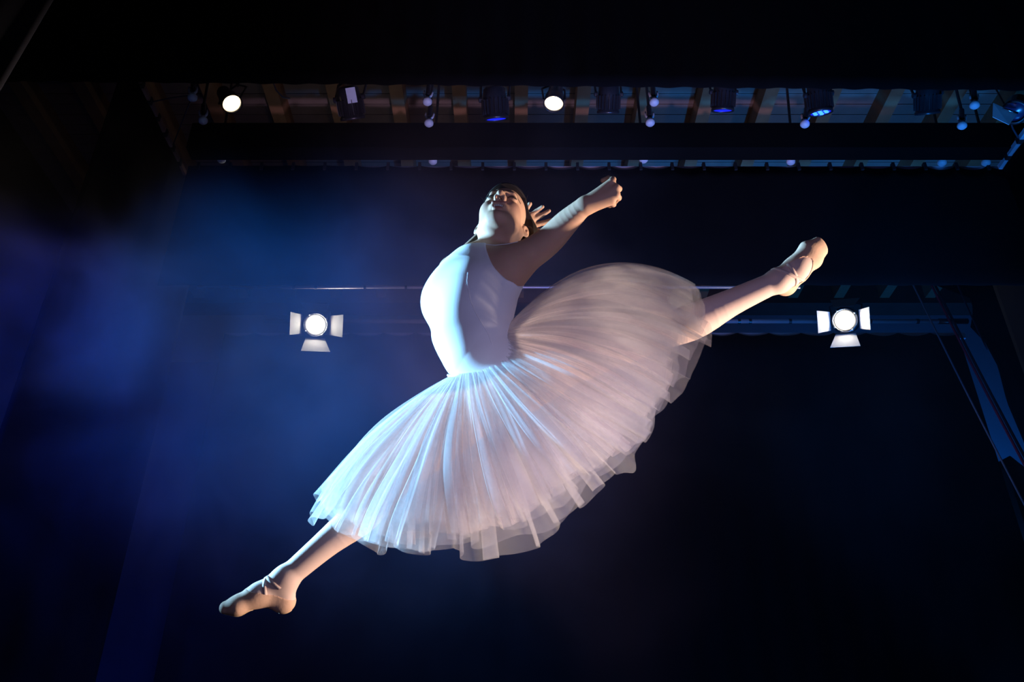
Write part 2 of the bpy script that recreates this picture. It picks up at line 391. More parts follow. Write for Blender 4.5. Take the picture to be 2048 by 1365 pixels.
led_par(1447, 192, YL, (-.03, .60, -.80), M['led_blue'], 'ribbed stage lamp with thin blue rim right of the hand lamp', s=.95)
led_par(1638, 196, YL, (.10, .48, -.88), M['led_blue'], 'stage lamp with bright blue emitter dots', dots=True, s=1.0)
led_par(1855, 196, YL, (.12, .72, -.7), M['led_off'], 'unlit dark stage lamp among the joists near the right edge', s=1.0)

def par_lamp(px, py, y, axis, label):
    c = at_y(px, py, y); z = nrm(axis); x, yv, z = frame(z)
    t = empty('round_lamp', c, label, 'stage lamp', 'lit round lamps on the front batten')
    G().lathe(c, z, [(.004, -.20), (.04, -.20), (.055, -.17), (.06, -.10), (.074, -.06), (.078, .02), (.082, .022), (.082, .03), (.074, .03), (.073, .0)], 28, cap=False).build('housing', M['black_metal'], t, True)
    G().lathe(c, z, [(.012, -.045), (.03, -.04), (.05, -.026), (.065, -.008), (.072, .012)], 28, cap=False).build('reflector', M['par_lit'], t, True)
    G().lathe(c, z, [(.003, -.044), (.028, -.038), (.034, -.015), (.030, .002), (.012, .012), (.003, .014)], 16).build('bulb', M['par_bulb'], t, True)
    G().tube([c+x*.085-z*.03, c+x*.09+np.array([0, .03, .17]), c+np.array([0, .04, .24]), c-x*.09+np.array([0, .03, .17]), c-x*.085-z*.03], .008, 8).build('yoke', M['black_metal'], t)
    G().tube([c+np.array([0, .04, .23]), c+np.array([0, .04, .40])], .014, 8).build('clamp', M['black_metal'], t)
par_lamp(462, 205, 4.72, nrm(CAM-at_y(462, 205, 4.72))*.74+.40*cR-.55*cU, 'lit cream round lamp at upper left beside the joist')
par_lamp(1108, 204, 4.72, nrm(CAM-at_y(1108, 204, 4.72))*.70-.70*cU-.1*cR, 'lit cream round lamp straight above her head')

def fresnel(px, py, y, label, yaw=0.0, open_=(.9, .9, .9, .35), roll=0.0):
    c = at_y(px, py, y); z = nrm(nrm(CAM+np.array([0, 1.5, 1.0])-c)+np.array([yaw, 0, 0]))
    t = empty('barn_door_spotlight', c, label, 'spotlight', 'bright barn-door spotlights on the lamp bar')
    x = nrm(np.cross(z, (0, 0, 1)))*-1; u = np.cross(z, x); u = u if u[2] > 0 else -u
    x, u = math.cos(roll)*x-math.sin(roll)*u, math.cos(roll)*u+math.sin(roll)*x
    G().lathe(c, z, [(.004, -.30), (.07, -.30), (.12, -.26), (.135, -.20), (.135, -.02), (.142, -.02), (.142, .015), (.108, .015), (.098, -.01)], 32, cap=False).build('housing', M['black_metal'], t, True)
    G().lathe(c, z, [(.0965, .010), (.08, .018), (.05, .024), (.004, .027)], 32, cap=False).build('lens', M['lens_hot'], t, True)
    G().lathe(c, z, [(.128, .015), (.128, .028), (.116, .028), (.116, .015)], 32, cap=False).build('rim', M['chrome'], t, True)
    for i in range(4):
        a = .6+i*math.pi/2; G().ball(c+z*.022+.128*(math.cos(a)*x+math.sin(a)*u), .012, 8).build('clip', M['chrome'], t, True)
    dirs = [(-x, u), (x, u), (-u, x), (u, x)]
    for k, (d, e) in enumerate(dirs):
        o = open_[k]; h0 = c+d*.145+z*.02; dd = nrm(d*o+z*(1-o*.35)) if k != 3 else nrm(d*.5-z*.86)
        L = .16 if k < 2 else .17
        G().plate([h0-e*.10, h0+e*.10, h0+dd*L+e*(.15 if k >= 2 else .12), h0+dd*L-e*(.15 if k >= 2 else .12)], .004).build('barn_door', M['flap'] if k != 3 else M['black_metal'], t)
    G().tube([c+x*.14-z*.12, c+x*.165+u*.16-z*.12, c+u*.21-z*.12, c-x*.165+u*.16-z*.12, c-x*.14-z*.12], .010, 8).build('yoke', M['black_metal'], t)
    G().tube([c+u*.205-z*.12, (c[0], y3, ZB+.03)], .016, 8).build('clamp', M['black_metal'], t)
fresnel(631, 650, y3-.25, 'bright barn-door spotlight left of the dancer', .05, roll=-.15)
fresnel(1690, 641, y3-.25, 'bright barn-door spotlight at right beside the blue strip', -.05, (.75, .75, .9, .35), .22)
# the lamp half cut off by the right edge
c = at_y(2030, 222, 4.8)
rl = empty('stage_lamp', c, 'lamp with a glinting barn door at the right edge', 'stage lamp')
z = nrm(np.array([-.55, -.35, -.8])); x, yv, z = frame(z)
G().lathe(c, z, [(.004, -.2), (.07, -.2), (.09, -.15), (.09, .02), (.10, .02), (.10, .04), (.08, .04)], 28, cap=False).build('housing', M['black_metal'], rl, True)
G().lathe(c, z, [(.078, .015), (.05, .024), (.004, .028)], 24, cap=False).build('lens', M['led_off'], rl, True)
G().plate([at_y(1986, 206, 4.72), at_y(1985, 234, 4.72), at_y(2018, 250, 4.72), at_y(2034, 228, 4.74)], .004).build('barn_door', M['flap'], rl)
G().tube([at_y(2005, 216, 4.7), at_y(2020, 222, 4.7), at_y(2036, 226, 4.7)], .008, 8).build('handle', M['chrome'], rl, True)

# ================================================================== the dancer
H = 0.0024                                                   # voxel size of the body
class Prim:
    __slots__ = ('f', 'k', 'op', 'zone')
    def __init__(s, f, k, op, zone): s.f = f; s.k = k; s.op = op; s.zone = zone
PR = []
def add(f, k=.02, op=1, zone='x'): PR.append(Prim(f, k, op, zone))
def cone(a, b, ra, rb, k=.02, op=1, zone='x'):
    a = np.asarray(a, np.float32); ab = (np.asarray(b)-a).astype(np.float32); l2 = float(ab@ab)+1e-9
    def f(p):
        q = p-a; t = np.clip((q@ab)/l2, 0, 1)
        return np.sqrt(((q-t[..., None]*ab)**2).sum(-1))-(ra+(rb-ra)*t)
    add(f, k, op, zone)
def ell(c, axes, r, k=.02, op=1, zone='x'):
    c = np.asarray(c, np.float32); A = np.array(axes, np.float32).T; r = np.array(r, np.float32)
    def f(p):
        q = (p-c)@A; k0 = np.sqrt(((q/r)**2).sum(-1)); k1 = np.sqrt(((q/r**2)**2).sum(-1))+1e-6
        return k0*(k0-1)/k1
    add(f, k, op, zone)
def ecyl(a, b, e1a, e1b, r1a, r1b, r2a, r2b, k=.03, op=1, zone='x'):
    """elliptic tapered capsule: e1 = first cross axis, r1/r2 = radii along e1 and the other axis"""
    a = np.asarray(a, np.float32); b = np.asarray(b, np.float32); ab = b-a; l = float(np.linalg.norm(ab)); d = ab/l
    def f(p):
        q = p-a; t0 = (q@d)/l; t = np.clip(t0, 0, 1); r = q-(t*l)[..., None]*d
        e = e1a+(e1b-e1a)*t[..., None]; e = e-(e@d)[..., None]*d; e /= np.linalg.norm(e, axis=-1)[..., None]
        e2 = np.cross(np.broadcast_to(d, e.shape), e)
        x = (r*e).sum(-1); y = (r*e2).sum(-1); zz = (r@d)
        ra = r1a+(r1b-r1a)*t; rb = r2a+(r2b-r2a)*t; m = np.minimum(ra, rb)
        k0 = np.sqrt((x/ra)**2+(y/rb)**2+(zz/m)**2); k1 = np.sqrt((x/ra**2)**2+(y/rb**2)**2+(zz/m**2)**2)+1e-6
        return np.where(k0 > 1e-5, k0*(k0-1)/k1, -m)
    add(f, k, op, zone)

def chain(pts, rad, k=.02, zone='x', n=18):
    """one smooth limb: a curve through the points with a radius that changes along it"""
    pts = np.array(pts, float); rad = np.array(rad, float); t = np.arange(len(pts)); tt = np.linspace(0, len(pts)-1, n)
    def cr(A):
        A = np.vstack([2*A[0]-A[1], A, 2*A[-1]-A[-2]]); o = []
        for x in tt:
            i = min(int(x), len(pts)-2); f = x-i; a, b, c, d = A[i:i+4]
            o.append(.5*(2*b+(c-a)*f+(2*a-5*b+4*c-d)*f*f+(3*b-a-3*c+d)*f**3))
        return np.array(o)
    C = cr(pts).astype(np.float32); R = cr(rad[:, None])[:, 0].astype(np.float32)
    def f(p):
        d = None; segs = range(len(C)-1)
        if p.ndim == 4:                                       # a block of voxels: only the nearby stretch matters
            c = p[p.shape[0]//2, p.shape[1]//2, p.shape[2]//2]; hd = np.linalg.norm(p[-1, -1, -1]-p[0, 0, 0])*.55
            dc = np.linalg.norm((C[1:]+C[:-1])/2-c, axis=1)-(R[1:]+R[:-1])/2; sl = np.linalg.norm(C[1]-C[0])
            segs = [i for i in segs if dc[i] < dc.min()+2*hd+sl]
        for i in segs:
            ab = C[i+1]-C[i]; q = p-C[i]; h = np.clip((q@ab)/float(ab@ab), 0, 1)
            v = np.sqrt(((q-h[..., None]*ab)**2).sum(-1))-(R[i]+(R[i+1]-R[i])*h)
            d = v if d is None else np.minimum(d, v)
        return d
    add(f, k, 1, zone)

# ---- joints (pixel x, y, distance along the view axis)
LD = nrm(.75*cR+.66*cU)                                      # along the split, front foot to back foot
DD = nrm(.66*cR-.75*cU)                                      # down through the pelvis
TW = -cF                                                     # towards the audience
shL = P(1020, 536, 2.67); shR = P(908, 543, 2.89)
lat = nrm(shL-shR)                                           # her left
latp = nrm(LD*.45+TW*.9)                                     # her left at the pelvis
pel = P(1022, 762, 2.62); wst = P(953, 705, 2.64); rib1 = P(942, 660, 2.66); rib2 = P(944, 600, 2.71); chest = P(956, 553, 2.745); nb = P(984, 512, 2.77)
hipR = P(992, 782, 2.70); hipL = P(1052, 742, 2.62)
kneR = P(782, 968, 2.60); ankR = P(571, 1158, 2.50)
kneL = P(1312, 668, 2.62); ankL = P(1556, 562, 2.63)
# torso
ecyl(pel, wst, latp, latp, .150, .112, .115, .088, .05, zone='pelvis')
ecyl(wst, rib1, latp, lat, .112, .122, .090, .100, .05, zone='torso')
ecyl(rib1, rib2, lat, lat, .122, .140, .100, .112, .05, zone='torso')
ecyl(rib2, chest, lat, lat, .140, .128, .112, .092, .05, zone='torso')
ecyl(chest, nb, lat, lat, .128, .060, .088, .055, .05, zone='torso')
up_t = nrm(nb-wst); fwd = nrm(np.cross(lat, up_t)); fwd = fwd if fwd@cR < 0 else -fwd
for s in (-1, 1):
    ell(rib2+lat*.066*s+fwd*.070-up_t*.005, (lat, fwd, up_t), (.060, .042, .070), .07, zone='torso')
# glutes
fwp = nrm(np.cross(latp, -DD)); fwp = fwp if fwp@cR < 0 else -fwp
for s in (-1, 1): ell(pel+latp*.07*s-fwp*.06+DD*.03, (latp, fwp, DD), (.08, .08, .09), .05, zone='pelvis')
# shoulders
cone(chest+lat*.02+up_t*.03, shL, .062, .050, .05, zone='sh'); cone(chest-lat*.02+up_t*.03, shR, .062, .045, .05, zone='sh')
cone(rib2+lat*.085, shL, .055, .045, .05, zone='sh')         # lat / armpit
# legs
def leg(hip, knee, ank, calfdir, zone):
    d = ank-knee; m = hip+(knee-hip)*.40
    chain([hip, m, knee, knee+d*.30+calfdir*.011, knee+d*.62+calfdir*.004, ank], [.086, .077, .053, .0545, .040, .0315], .05, zone, 20)
leg(hipR, kneR, ankR, nrm(.5*cR-.85*cU), 'legR')
leg(hipL, kneL, ankL, nrm(.2*cR-.95*cU), 'legL')
# feet: heel, instep, ball, toes; w is the cross axis of the foot
def foot(ank, heel, ins, ball, toe, w, zone):
    ecyl(ank, heel, w, w, .031, .029, .033, .031, .02, zone=zone)
    ecyl(ank, ins, w, w, .031, .035, .033, .030, .02, zone=zone)
    ecyl(heel, ins, w, w, .028, .032, .027, .022, .015, zone=zone)
    ecyl(ins, ball, w, w, .035, .042, .029, .024, .02, zone=zone)
    ecyl(ball, toe, w, w, .041, .030, .023, .014, .015, zone=zone)
wR = nrm(cF*.96+.2*cR)
foot(ankR, P(567, 1203, 2.50), P(518, 1190, 2.485), P(476, 1211, 2.47), P(451, 1216, 2.462), wR, 'footR')
wL = nrm(.62*cR-.74*cU+.25*cF)
foot(ankL, P(1571, 570, 2.665), P(1592, 540, 2.63), P(1621, 510, 2.645), P(1641, 493, 2.655), wL, 'footL')
# arms
wrL = P(1166, 414, 2.60)
chain([P(1022, 530, 2.69), P(1062, 507, 2.69), P(1098, 481, 2.67), P(1132, 446, 2.64), wrL], [.053, .050, .045, .039, .029], .045, 'arm')
elR = P(980, 470, 3.08); wrR = P(1042, 452, 3.20)
chain([shR, P(945, 506, 2.98), elR], [.044, .041, .037], .04, 'arm'); chain([elR, P(1012, 458, 3.15), wrR], [.037, .034, .025], .03, 'arm')
# left hand: back of the hand to the audience, fingers curling away
kn = [P(1224, 363, 2.575), P(1233, 376, 2.565), P(1233, 390, 2.565), P(1224, 403, 2.575)]
for i, kk in enumerate(kn):
    cone(wrL+(kk-wrL)*.15, kk, .022, .0115, .014, zone='hand')
fing = [[(1226, 359, 2.605), (1217, 357, 2.630), (1205, 361, 2.640)],
        [(1238, 378, 2.600), (1234, 386, 2.630), (1222, 390, 2.640)],
        [(1237, 396, 2.595), (1230, 403, 2.620), (1218, 404, 2.630)],
        [(1227, 409, 2.595), (1219, 411, 2.615), (1209, 409, 2.620)]]
for i, f in enumerate(fing):
    pts = [kn[i]]+[P(*q) for q in f]; rr = [.0105, .0092, .0082, .0072]
    if i == 3: rr = [.0092, .008, .007, .0062]
    for j in range(3): cone(pts[j], pts[j+1], rr[j], rr[j+1], .004, zone='hand')
th = [P(1180, 404, 2.615), P(1196, 388, 2.645), P(1210, 374, 2.665), P(1213, 364, 2.670)]
for j in range(3): cone(th[j], th[j+1], (.017, .0115, .0095)[j], (.0115, .0095, .0078)[j], .006, zone='hand')
# right hand, fingers fanned out behind the head
pk = [P(1062, 431, 3.22), P(1066, 440, 3.22), P(1067, 452, 3.22), P(1062, 463, 3.22)]
tips = [P(1085, 414, 3.21), P(1098, 422, 3.21), P(1104, 440, 3.21), P(1086, 461, 3.20)]
for i in range(4):
    cone(wrR+(pk[i]-wrR)*.2, pk[i], .020, .012, .014, zone='hand')
    m = pk[i]+(tips[i]-pk[i])*.5+cF*.006
    cone(pk[i], m, .0105, .0092, .004, zone='hand'); cone(m, tips[i], .0092, .0072, .004, zone='hand')
cone(wrR, P(1048, 425, 3.19), .016, .011, .01, zone='hand'); cone(P(1048, 425, 3.19), P(1060, 408, 3.18), .011, .008, .005, zone='hand')
# head
HO = P(1003, 458, 2.83); rl_ = math.radians(13)
Up = math.cos(rl_)*cU+math.sin(rl_)*cR; hr = math.cos(rl_)*cR-math.sin(rl_)*cU
hf = nrm(.81*Up-.586*cF); hu = nrm(.586*Up+.81*cF); HS = 1.05
ya = math.radians(-11)
hf2 = nrm(hf*math.cos(ya)+hr*math.sin(ya)); hr = nrm(hr*math.cos(ya)-hf*math.sin(ya)); hf = hf2
HK = np.array([1.0, 1.12, 1.10])                              # slim, long face
def hp(r, f, u): return HO+HS*(r*hr+f*HK[1]*hf+u*HK[2]*hu)
HA = (hr, hf, hu)
def hell(c, r, k=.015, op=1): ell(hp(*c), HA, np.array(r)*HS*HK, k, op, 'head')
def hcone(a, b, ra, rb, k=.015, op=1): cone(hp(*a), hp(*b), ra*HS, rb*HS, k, op, 'head')
hell((0, -.014, .045), (.070, .090, .078), .02)
hell((0, .030, .000), (.060, .066, .085), .03)
hell((0, .025, .062), (.061, .066, .054), .03)
hell((0, .040, -.045), (.046, .050, .048), .03)
for s in (-1, 1):
    hcone((s*.056, .004, -.032), (s*.020, .070, -.080), .017, .015, .03)
    hell((s*.036, .060, -.020), (.026, .028, .026), .025)
hell((0, .078, -.084), (.019, .017, .015), .02)
nk0 = hp(0, -.012, -.035)
cone(nk0, nb, .050, .053, .03, zone='head')
for s in (-1, 1): cone(hp(s*.042, -.015, -.035), nb+nrm(fwd)*.03+lat*.012*s, .014, .013, .02, zone='head')   # neck cords
hcone((-.030, .086, .040), (.030, .086, .040), .010, .010, .02)
for s in (-1, 1): hell((s*.031, .098, .022), (.019, .013, .0115), .012, -1)
for s in (-1, 1): hell((s*.031, .080, .022), (.0165, .0125, .0125), .004)
hcone((0, .092, .036), (0, .113, -.010), .0075, .0095, .014)
hell((0, .1155, -.0125), (.0095, .0085, .0085), .008)
for s in (-1, 1): hell((s*.0125, .103, -.0165), (.0075, .0105, .0080), .006)
for s in (-1, 1): hell((s*.0068, .1075, -.0245), (.0042, .0075, .0050), .002, -1)
hell((0, .090, -.047), (.026, .014, .016), .012)                                     # muzzle
for s in (-1, 1): hell((s*.009, .1010, -.0425), (.0150, .0060, .0050), .004)         # upper lip
hell((0, .0955, -.0655), (.0165, .0066, .0054), .004)                                # lower lip
hell((0, .108, -.0535), (.0180, .0180, .0072), .003, -1)                             # parted mouth
for s in (-1, 1):
    ex = nrm(hr*s*.80+hf*.60); ey = nrm(hf*.8-hr*s*.6); ez = hu
    c = hp(s*.0765, -.002, -.004)
    ell(c, (ex, ey, ez), np.array((.0065, .0165, .029))*HS, .006, 1, 'head')
    ell(c+ex*.0060*HS+hu*.002, (ex, ey, ez), np.array((.0045, .0105, .0205))*HS, .003, -1, 'head')
    ell(c+ex*.001-ey*.004, (ex, ey, ez), np.array((.0055, .0040, .012))*HS, .003, 1, 'head')

def smin(a, b, k):
    h = np.maximum(k-np.abs(a-b), 0)/k
    return np.minimum(a, b)-h*h*k*.25
def field(p, prims, off=0, cut=None):
    d = np.full(p.shape[:-1], .2, np.float32)
    for q in prims:
        v = q.f(p).astype(np.float32)
        d = smin(d, v, q.k) if q.op > 0 else -smin(-d, v, q.k)
    d -= off
    if cut is not None: d = np.maximum(d, cut(p))
    return d
def mesh_sdf(prims, h, off=0, cut=None, smooth=2, lo=None, hi=None):
    n = 24; cs = n*h; hd = cs*.5*1.7321
    lo = np.array([-1.1, 1.5, .7]) if lo is None else lo; hi = np.array([1.2, 3.6, 2.4]) if hi is None else hi
    dims = np.ceil((hi-lo)/cs).astype(int)
    I = np.stack(np.meshgrid(*[np.arange(k) for k in dims], indexing='ij'), -1).reshape(-1, 3)
    cen = (lo+(I+.5)*cs).astype(np.float32)
    DV = np.stack([q.f(cen)-q.k-off if q.op > 0 else q.f(cen)-q.k for q in prims], 1)
    grid = vdb.FloatGrid(.02)
    base = np.stack(np.meshgrid(*[np.arange(n)]*3, indexing='ij'), -1).astype(np.float32)*h
    for ci in range(len(I)):
        sel = DV[ci] < hd*1.15+.006
        ps = [prims[j] for j in np.nonzero(sel)[0]]
        if not any(q.op > 0 for q in ps): continue
        p = base+(lo+I[ci]*cs).astype(np.float32)
        d = np.clip(field(p, ps, off, cut), -.02, .02)
        if d.min() > .0199: continue
        grid.copyFromArray(d, ijk=tuple(int(v) for v in I[ci]*n))
    V, Q = grid.convertToQuads(0.0)
    V = V.astype(np.float64)*h+lo; Q = Q[:, ::-1].astype(np.int32)
    if smooth:
        E = np.concatenate([Q[:, [0, 1]], Q[:, [1, 2]], Q[:, [2, 3]], Q[:, [3, 0]]])
        a = np.concatenate([E[:, 0], E[:, 1]]); b = np.concatenate([E[:, 1], E[:, 0]]); cnt = np.bincount(a, minlength=len(V))
        for it in range(smooth):
            for lam in (.55, -.50):
                m = np.stack([np.bincount(a, V[b, i], len(V)) for i in range(3)], 1)/np.maximum(cnt, 1)[:, None]
                V = V+lam*(m-V)
    return V, Q

BASE = (pel[0], pel[1], P(500, 1228, 2.48)[2])
person = empty('person', BASE, 'dancer in white leotard and long tulle skirt leaping in a split, arms raised', 'person')

# materials of the dancer
def skin_mat():
    m = bpy.data.materials.new('skin'); m.use_nodes = True; nt = m.node_tree; b = nt.nodes['Principled BSDF']
    at = nt.nodes.new('ShaderNodeAttribute'); at.attribute_name = 'paint'
    n = nt.nodes.new('ShaderNodeTexNoise'); n.inputs['Scale'].default_value = 90
    mx = nt.nodes.new('ShaderNodeMixRGB'); mx.blend_type = 'MULTIPLY'; mx.inputs[0].default_value = .12
    nt.links.new(at.outputs['Color'], mx.inputs[1]); nt.links.new(n.outputs['Color'], mx.inputs[2]); nt.links.new(mx.outputs[0], b.inputs['Base Color'])
    b.inputs['Roughness'].default_value = .6; b.inputs['Specular IOR Level'].default_value = .25
    b.inputs['Subsurface Weight'].default_value = .12; b.inputs['Subsurface Radius'].default_value = (.012, .005, .003)
    return m
M['skin'] = skin_mat()
M['leotard'] = mat('white_leotard_jersey', (.80, .80, .84), .75, noise=.02, nscale=200, spec=.2, bump=.05, sheen=.2)
M['tights'] = mat('pale_pink_tights', (.72, .52, .46), .7, noise=.03, nscale=150, spec=.2, bump=.05, sheen=.2)
M['shoe'] = mat('pink_canvas_slipper', (.66, .42, .31), .75, noise=.08, nscale=120, spec=.2, bump=.25)
M['sole'] = mat('tan_suede_sole', (.55, .38, .24), .9, noise=.15, nscale=80)
M['elastic'] = mat('pink_elastic', (.72, .54, .48), .8, noise=.05, nscale=150)
M['hair'] = mat('dark_brown_hair', (.016, .010, .008), .5, noise=.4, nscale=60, spec=.5)
M['teeth'] = mat('teeth', (.8, .78, .72), .3, noise=.03, nscale=50)
M['eyewhite'] = mat('eyeball', (.55, .52, .5), .2, noise=.05, nscale=60)
M['lash'] = mat('dark_lashes', (.012, .010, .012), .6, noise=.2, nscale=60)

V, Q = mesh_sdf(PR, H)
body = mk('body', V, Q, M['skin'], person, True)
hq = np.stack([(V-HO)@a for a in HA], 1)/HS/HK                  # vertex positions in the head's own frame
colr = np.tile(np.array([.56, .335, .235]), (len(V), 1))
def blend(c, w): colr[:] = colr*(1-w[:, None])+np.array(c)*w[:, None]
inh = (np.abs(hq) < .16).all(1)
def soft(d, a, b): return np.clip((b-d)/(b-a), 0, 1)*inh
for s in (-1, 1):
    blend((.55, .25, .20), .45*soft(np.linalg.norm(hq-np.array([s*.040, .075, -.02]), axis=1), .008, .035))
    e = (hq-np.array([s*.010, .100, -.0425]))/np.array([.0165, .014, .0050]); blend((.36, .11, .11), .8*soft(np.linalg.norm(e, axis=1), .75, 1.1))
    # brow arch
    bx = (hq[:, 0]*s-.032)/.024; bz = hq[:, 2]-(.044-.006*bx**2)
    blend((.06, .035, .028), .9*soft(np.abs(bz), .0018, .0042)*(np.abs(bx) < 1)*(hq[:, 1] > .06))
    e = (hq-np.array([s*.031, .09, .0215]))/np.array([.0195, .03, .0098]); blend((.16, .08, .07), .7*soft(np.linalg.norm(e, axis=1), .5, 1.15))
e = (hq-np.array([0, .0955, -.0655]))/np.array([.0170, .014, .0062]); blend((.38, .11, .10), .85*soft(np.linalg.norm(e, axis=1), .75, 1.1))
e = (hq-np.array([0, .083, -.0535]))/np.array([.019, .0120, .0050]); blend((.06, .02, .02), soft(np.linalg.norm(e, axis=1), .85, 1.05))
ca = body.data.color_attributes.new('paint', 'FLOAT_COLOR', 'POINT')
ca.data.foreach_set('color', np.concatenate([colr, np.ones((len(V), 1))], 1).astype(np.float32).ravel())

# hair: a sleek cap over the skull and a bun
hairprims = []
keep = PR; PR = []
hell((0, -.018, .048), (.0765, .0955, .0830), .02)
hell((.002, .024, .076), (.070, .0760, .0790), .03)
hell((.028, -.045, .035), (.088, .076, .076), .03)
HP1 = PR; PR = []
def haircut(p):
    q = np.stack([(p-HO.astype(np.float32))@a.astype(np.float32) for a in HA], -1)/HS/HK.astype(np.float32)
    r, f, u = q[..., 0], q[..., 1], q[..., 2]
    line = np.interp(f, [-.12, -.03, -.012, .012, .03, .06, .10], [-.050, -.045, .0, .045, .060, .086, .098])
    ear = np.maximum(.030-np.sqrt((r-.080)**2+(f-.004)**2+(u+.006)**2), .030-np.sqrt((r+.080)**2+(f-.004)**2+(u+.006)**2))
    return np.maximum((line-u)*.8, ear).astype(np.float32)
hv, hq_ = mesh_sdf(HP1, .002, 0, haircut, 3, HO-.2, HO+.2)
hair = mk('hair', hv, hq_, M['hair'], person, True)
hell((0, -.128, .060), (.036, .028, .036), .01)
bv, bq = mesh_sdf(PR, .002, 0, None, 2, HO-.25, HO+.25)
mk('bun', bv, bq, M['hair'], hair, True)
PR = keep
g = G()
for i in range(26):                                          # stray hairs standing off the cap
    a = RNG.uniform(-1.5, 1.5); f0 = RNG.uniform(.0, .07)
    p0 = hp(math.sin(a)*.070, f0, .055+math.cos(a)*.070*(1-f0*3)); out = nrm(p0-hp(0, -.02, .045))
    sw = RNG.normal(0, .012, 3); L = RNG.uniform(.008, .024)
    pts = [p0-out*.004+out*L*t+sw*t*t for t in np.linspace(0, 1, 5)]
    g.tube(pts, [.0006, .0006, .0005, .0004, .0003], 5, False)
so = g.build('stray_hair', M['hair'], hair); so['kind'] = 'stuff'
# eyes, lashes, teeth, ear stud
for s in (-1, 1):
    ey = G().ball(hp(s*.031, .079, .0205), .0118*HS, 14).build('eye', M['eyewhite'], person, True)
    pts = [hp(s*.031+.0175*math.sin(t)*1.0, .0945-.010*math.sin(t)**2, .0165-.003*math.cos(t)) for t in np.linspace(-1.25, 1.25, 12)]
    G().tube(pts, .0013, 6).build('lashes', M['lash'], ey, True)
for i in range(-3, 4):
    G().box(hp(i*.0062, .0985-.00060*i*i, -.0492), HA, (.0028, .0022, .0040)).build('tooth', M['teeth'], person)
G().ball(hp(.071, .015, .004), .0022, 8).build('ear_stud', M['lash'], person, True)

# tights
legz = [q for q in PR if q.zone in ('pelvis', 'legR', 'legL', 'footR', 'footL')]
def tcut(p): return -((p-(wst+DD*.03).astype(np.float32))@DD.astype(np.float32))
tv, tq = mesh_sdf(legz, .003, .0016, tcut)
mk('tights', tv, tq, M['tights'], person, True)

# leotard
tz = [q for q in PR if q.zone in ('pelvis', 'torso', 'sh')]
f32 = lambda v: np.asarray(v, np.float32)
def lcut(p):
    q = p-f32(chest); l = q@f32(lat); u = q@f32(up_t); f = q@f32(fwd)
    # halter: the cloth narrows from the armpits to the throat
    a = (np.abs(l)-(.052+.86*(.078-u)))*.75
    a = np.where(u < -.065, -.05, a)
    neck = u-.078
    low = (p-f32(pel+DD*.07))@f32(DD)
    return np.maximum(np.maximum(a, neck), low)
lv, lq = mesh_sdf(tz, .0026, .0030, lcut, 3)
leo = mk('leotard', lv, lq, M['leotard'], person, True)

# slippers
def slipper(ank, zone, cut, soles, w):
    pz = [q for q in PR if q.zone == zone]
    v, q = mesh_sdf(pz, .0022, .0034, cut, 3, ank-.28, ank+.28)
    o = mk('ballet_slipper', v, q, M['shoe'], person, True)
    bv = BVHTree.FromPolygons([Vector(x) for x in v], q.tolist())
    for c, n, t, ra, rw in soles:                            # suede patches wrapped on the sole
        n = nrm(n); t = nrm(t-np.dot(t, n)*n); b = np.cross(n, t); V = []; F = []; K = 20
        rings = [.02, .35, .7, .9, 1.0, 1.0]
        for j, k in enumerate(rings):
            for x in np.linspace(0, 2*math.pi, K, endpoint=False):
                src = c+n*.09+k*(ra*math.cos(x)*t+rw*math.sin(x)*b); h = bv.ray_cast(Vector(src), Vector(-n), .12)[0]
                V.append((np.array(h) if h is not None else src-n*.06)+n*(.0016 if j < 5 else -.001))
        for j in range(len(rings)-1):
            for i in range(K): F.append((j*K+i, j*K+(i+1) % K, (j+1)*K+(i+1) % K, (j+1)*K+i))
        mk('sole_patch', V, F, M['sole'], o, True)
    return o
def cutR(p):                                                 # throat line of the front slipper, in the plane of the foot
    q = p-f32(P(530, 1190, 2.49)); k = FPX/2.49; x = (q@f32(cR))*k+530; y = 1190-(q@f32(cU))*k
    line = np.interp(x, [470, 480, 486, 500, 525, 560, 590, 600], [1090, 1150, 1176, 1175, 1178, 1188, 1202, 1204])
    return ((line-y)/k*.85).astype(np.float32)
tL = nrm(P(1641, 493, 2.655)-P(1571, 570, 2.665)); nL = nrm(np.cross(wL, tL)); nL = nL if nL@TW > 0 else -nL
def cutL(p):
    q = p-f32(P(1585, 547, 2.62)+nL*.012); a = q@f32(tL); b = q@f32(nL); c = q@f32(wL)
    return (-(np.sqrt((a/.070)**2+(b/.050)**2+(c/.036)**2)-1)*.034).astype(np.float32)
tR = nrm(P(451, 1216, 2.462)-P(567, 1203, 2.50))
shR_ = slipper(ankR, 'footR', cutR, [(P(478, 1215, 2.47), -cU, tR, .040, .024), (P(567, 1205, 2.50), -cU+.2*cR, tR, .020, .018)], wR)
shL_ = slipper(ankL, 'footL', cutL, [(P(1624, 510, 2.65), -nL, tL, .040, .026), (P(1572, 568, 2.665), -nL, tL, .020, .018)], wL)
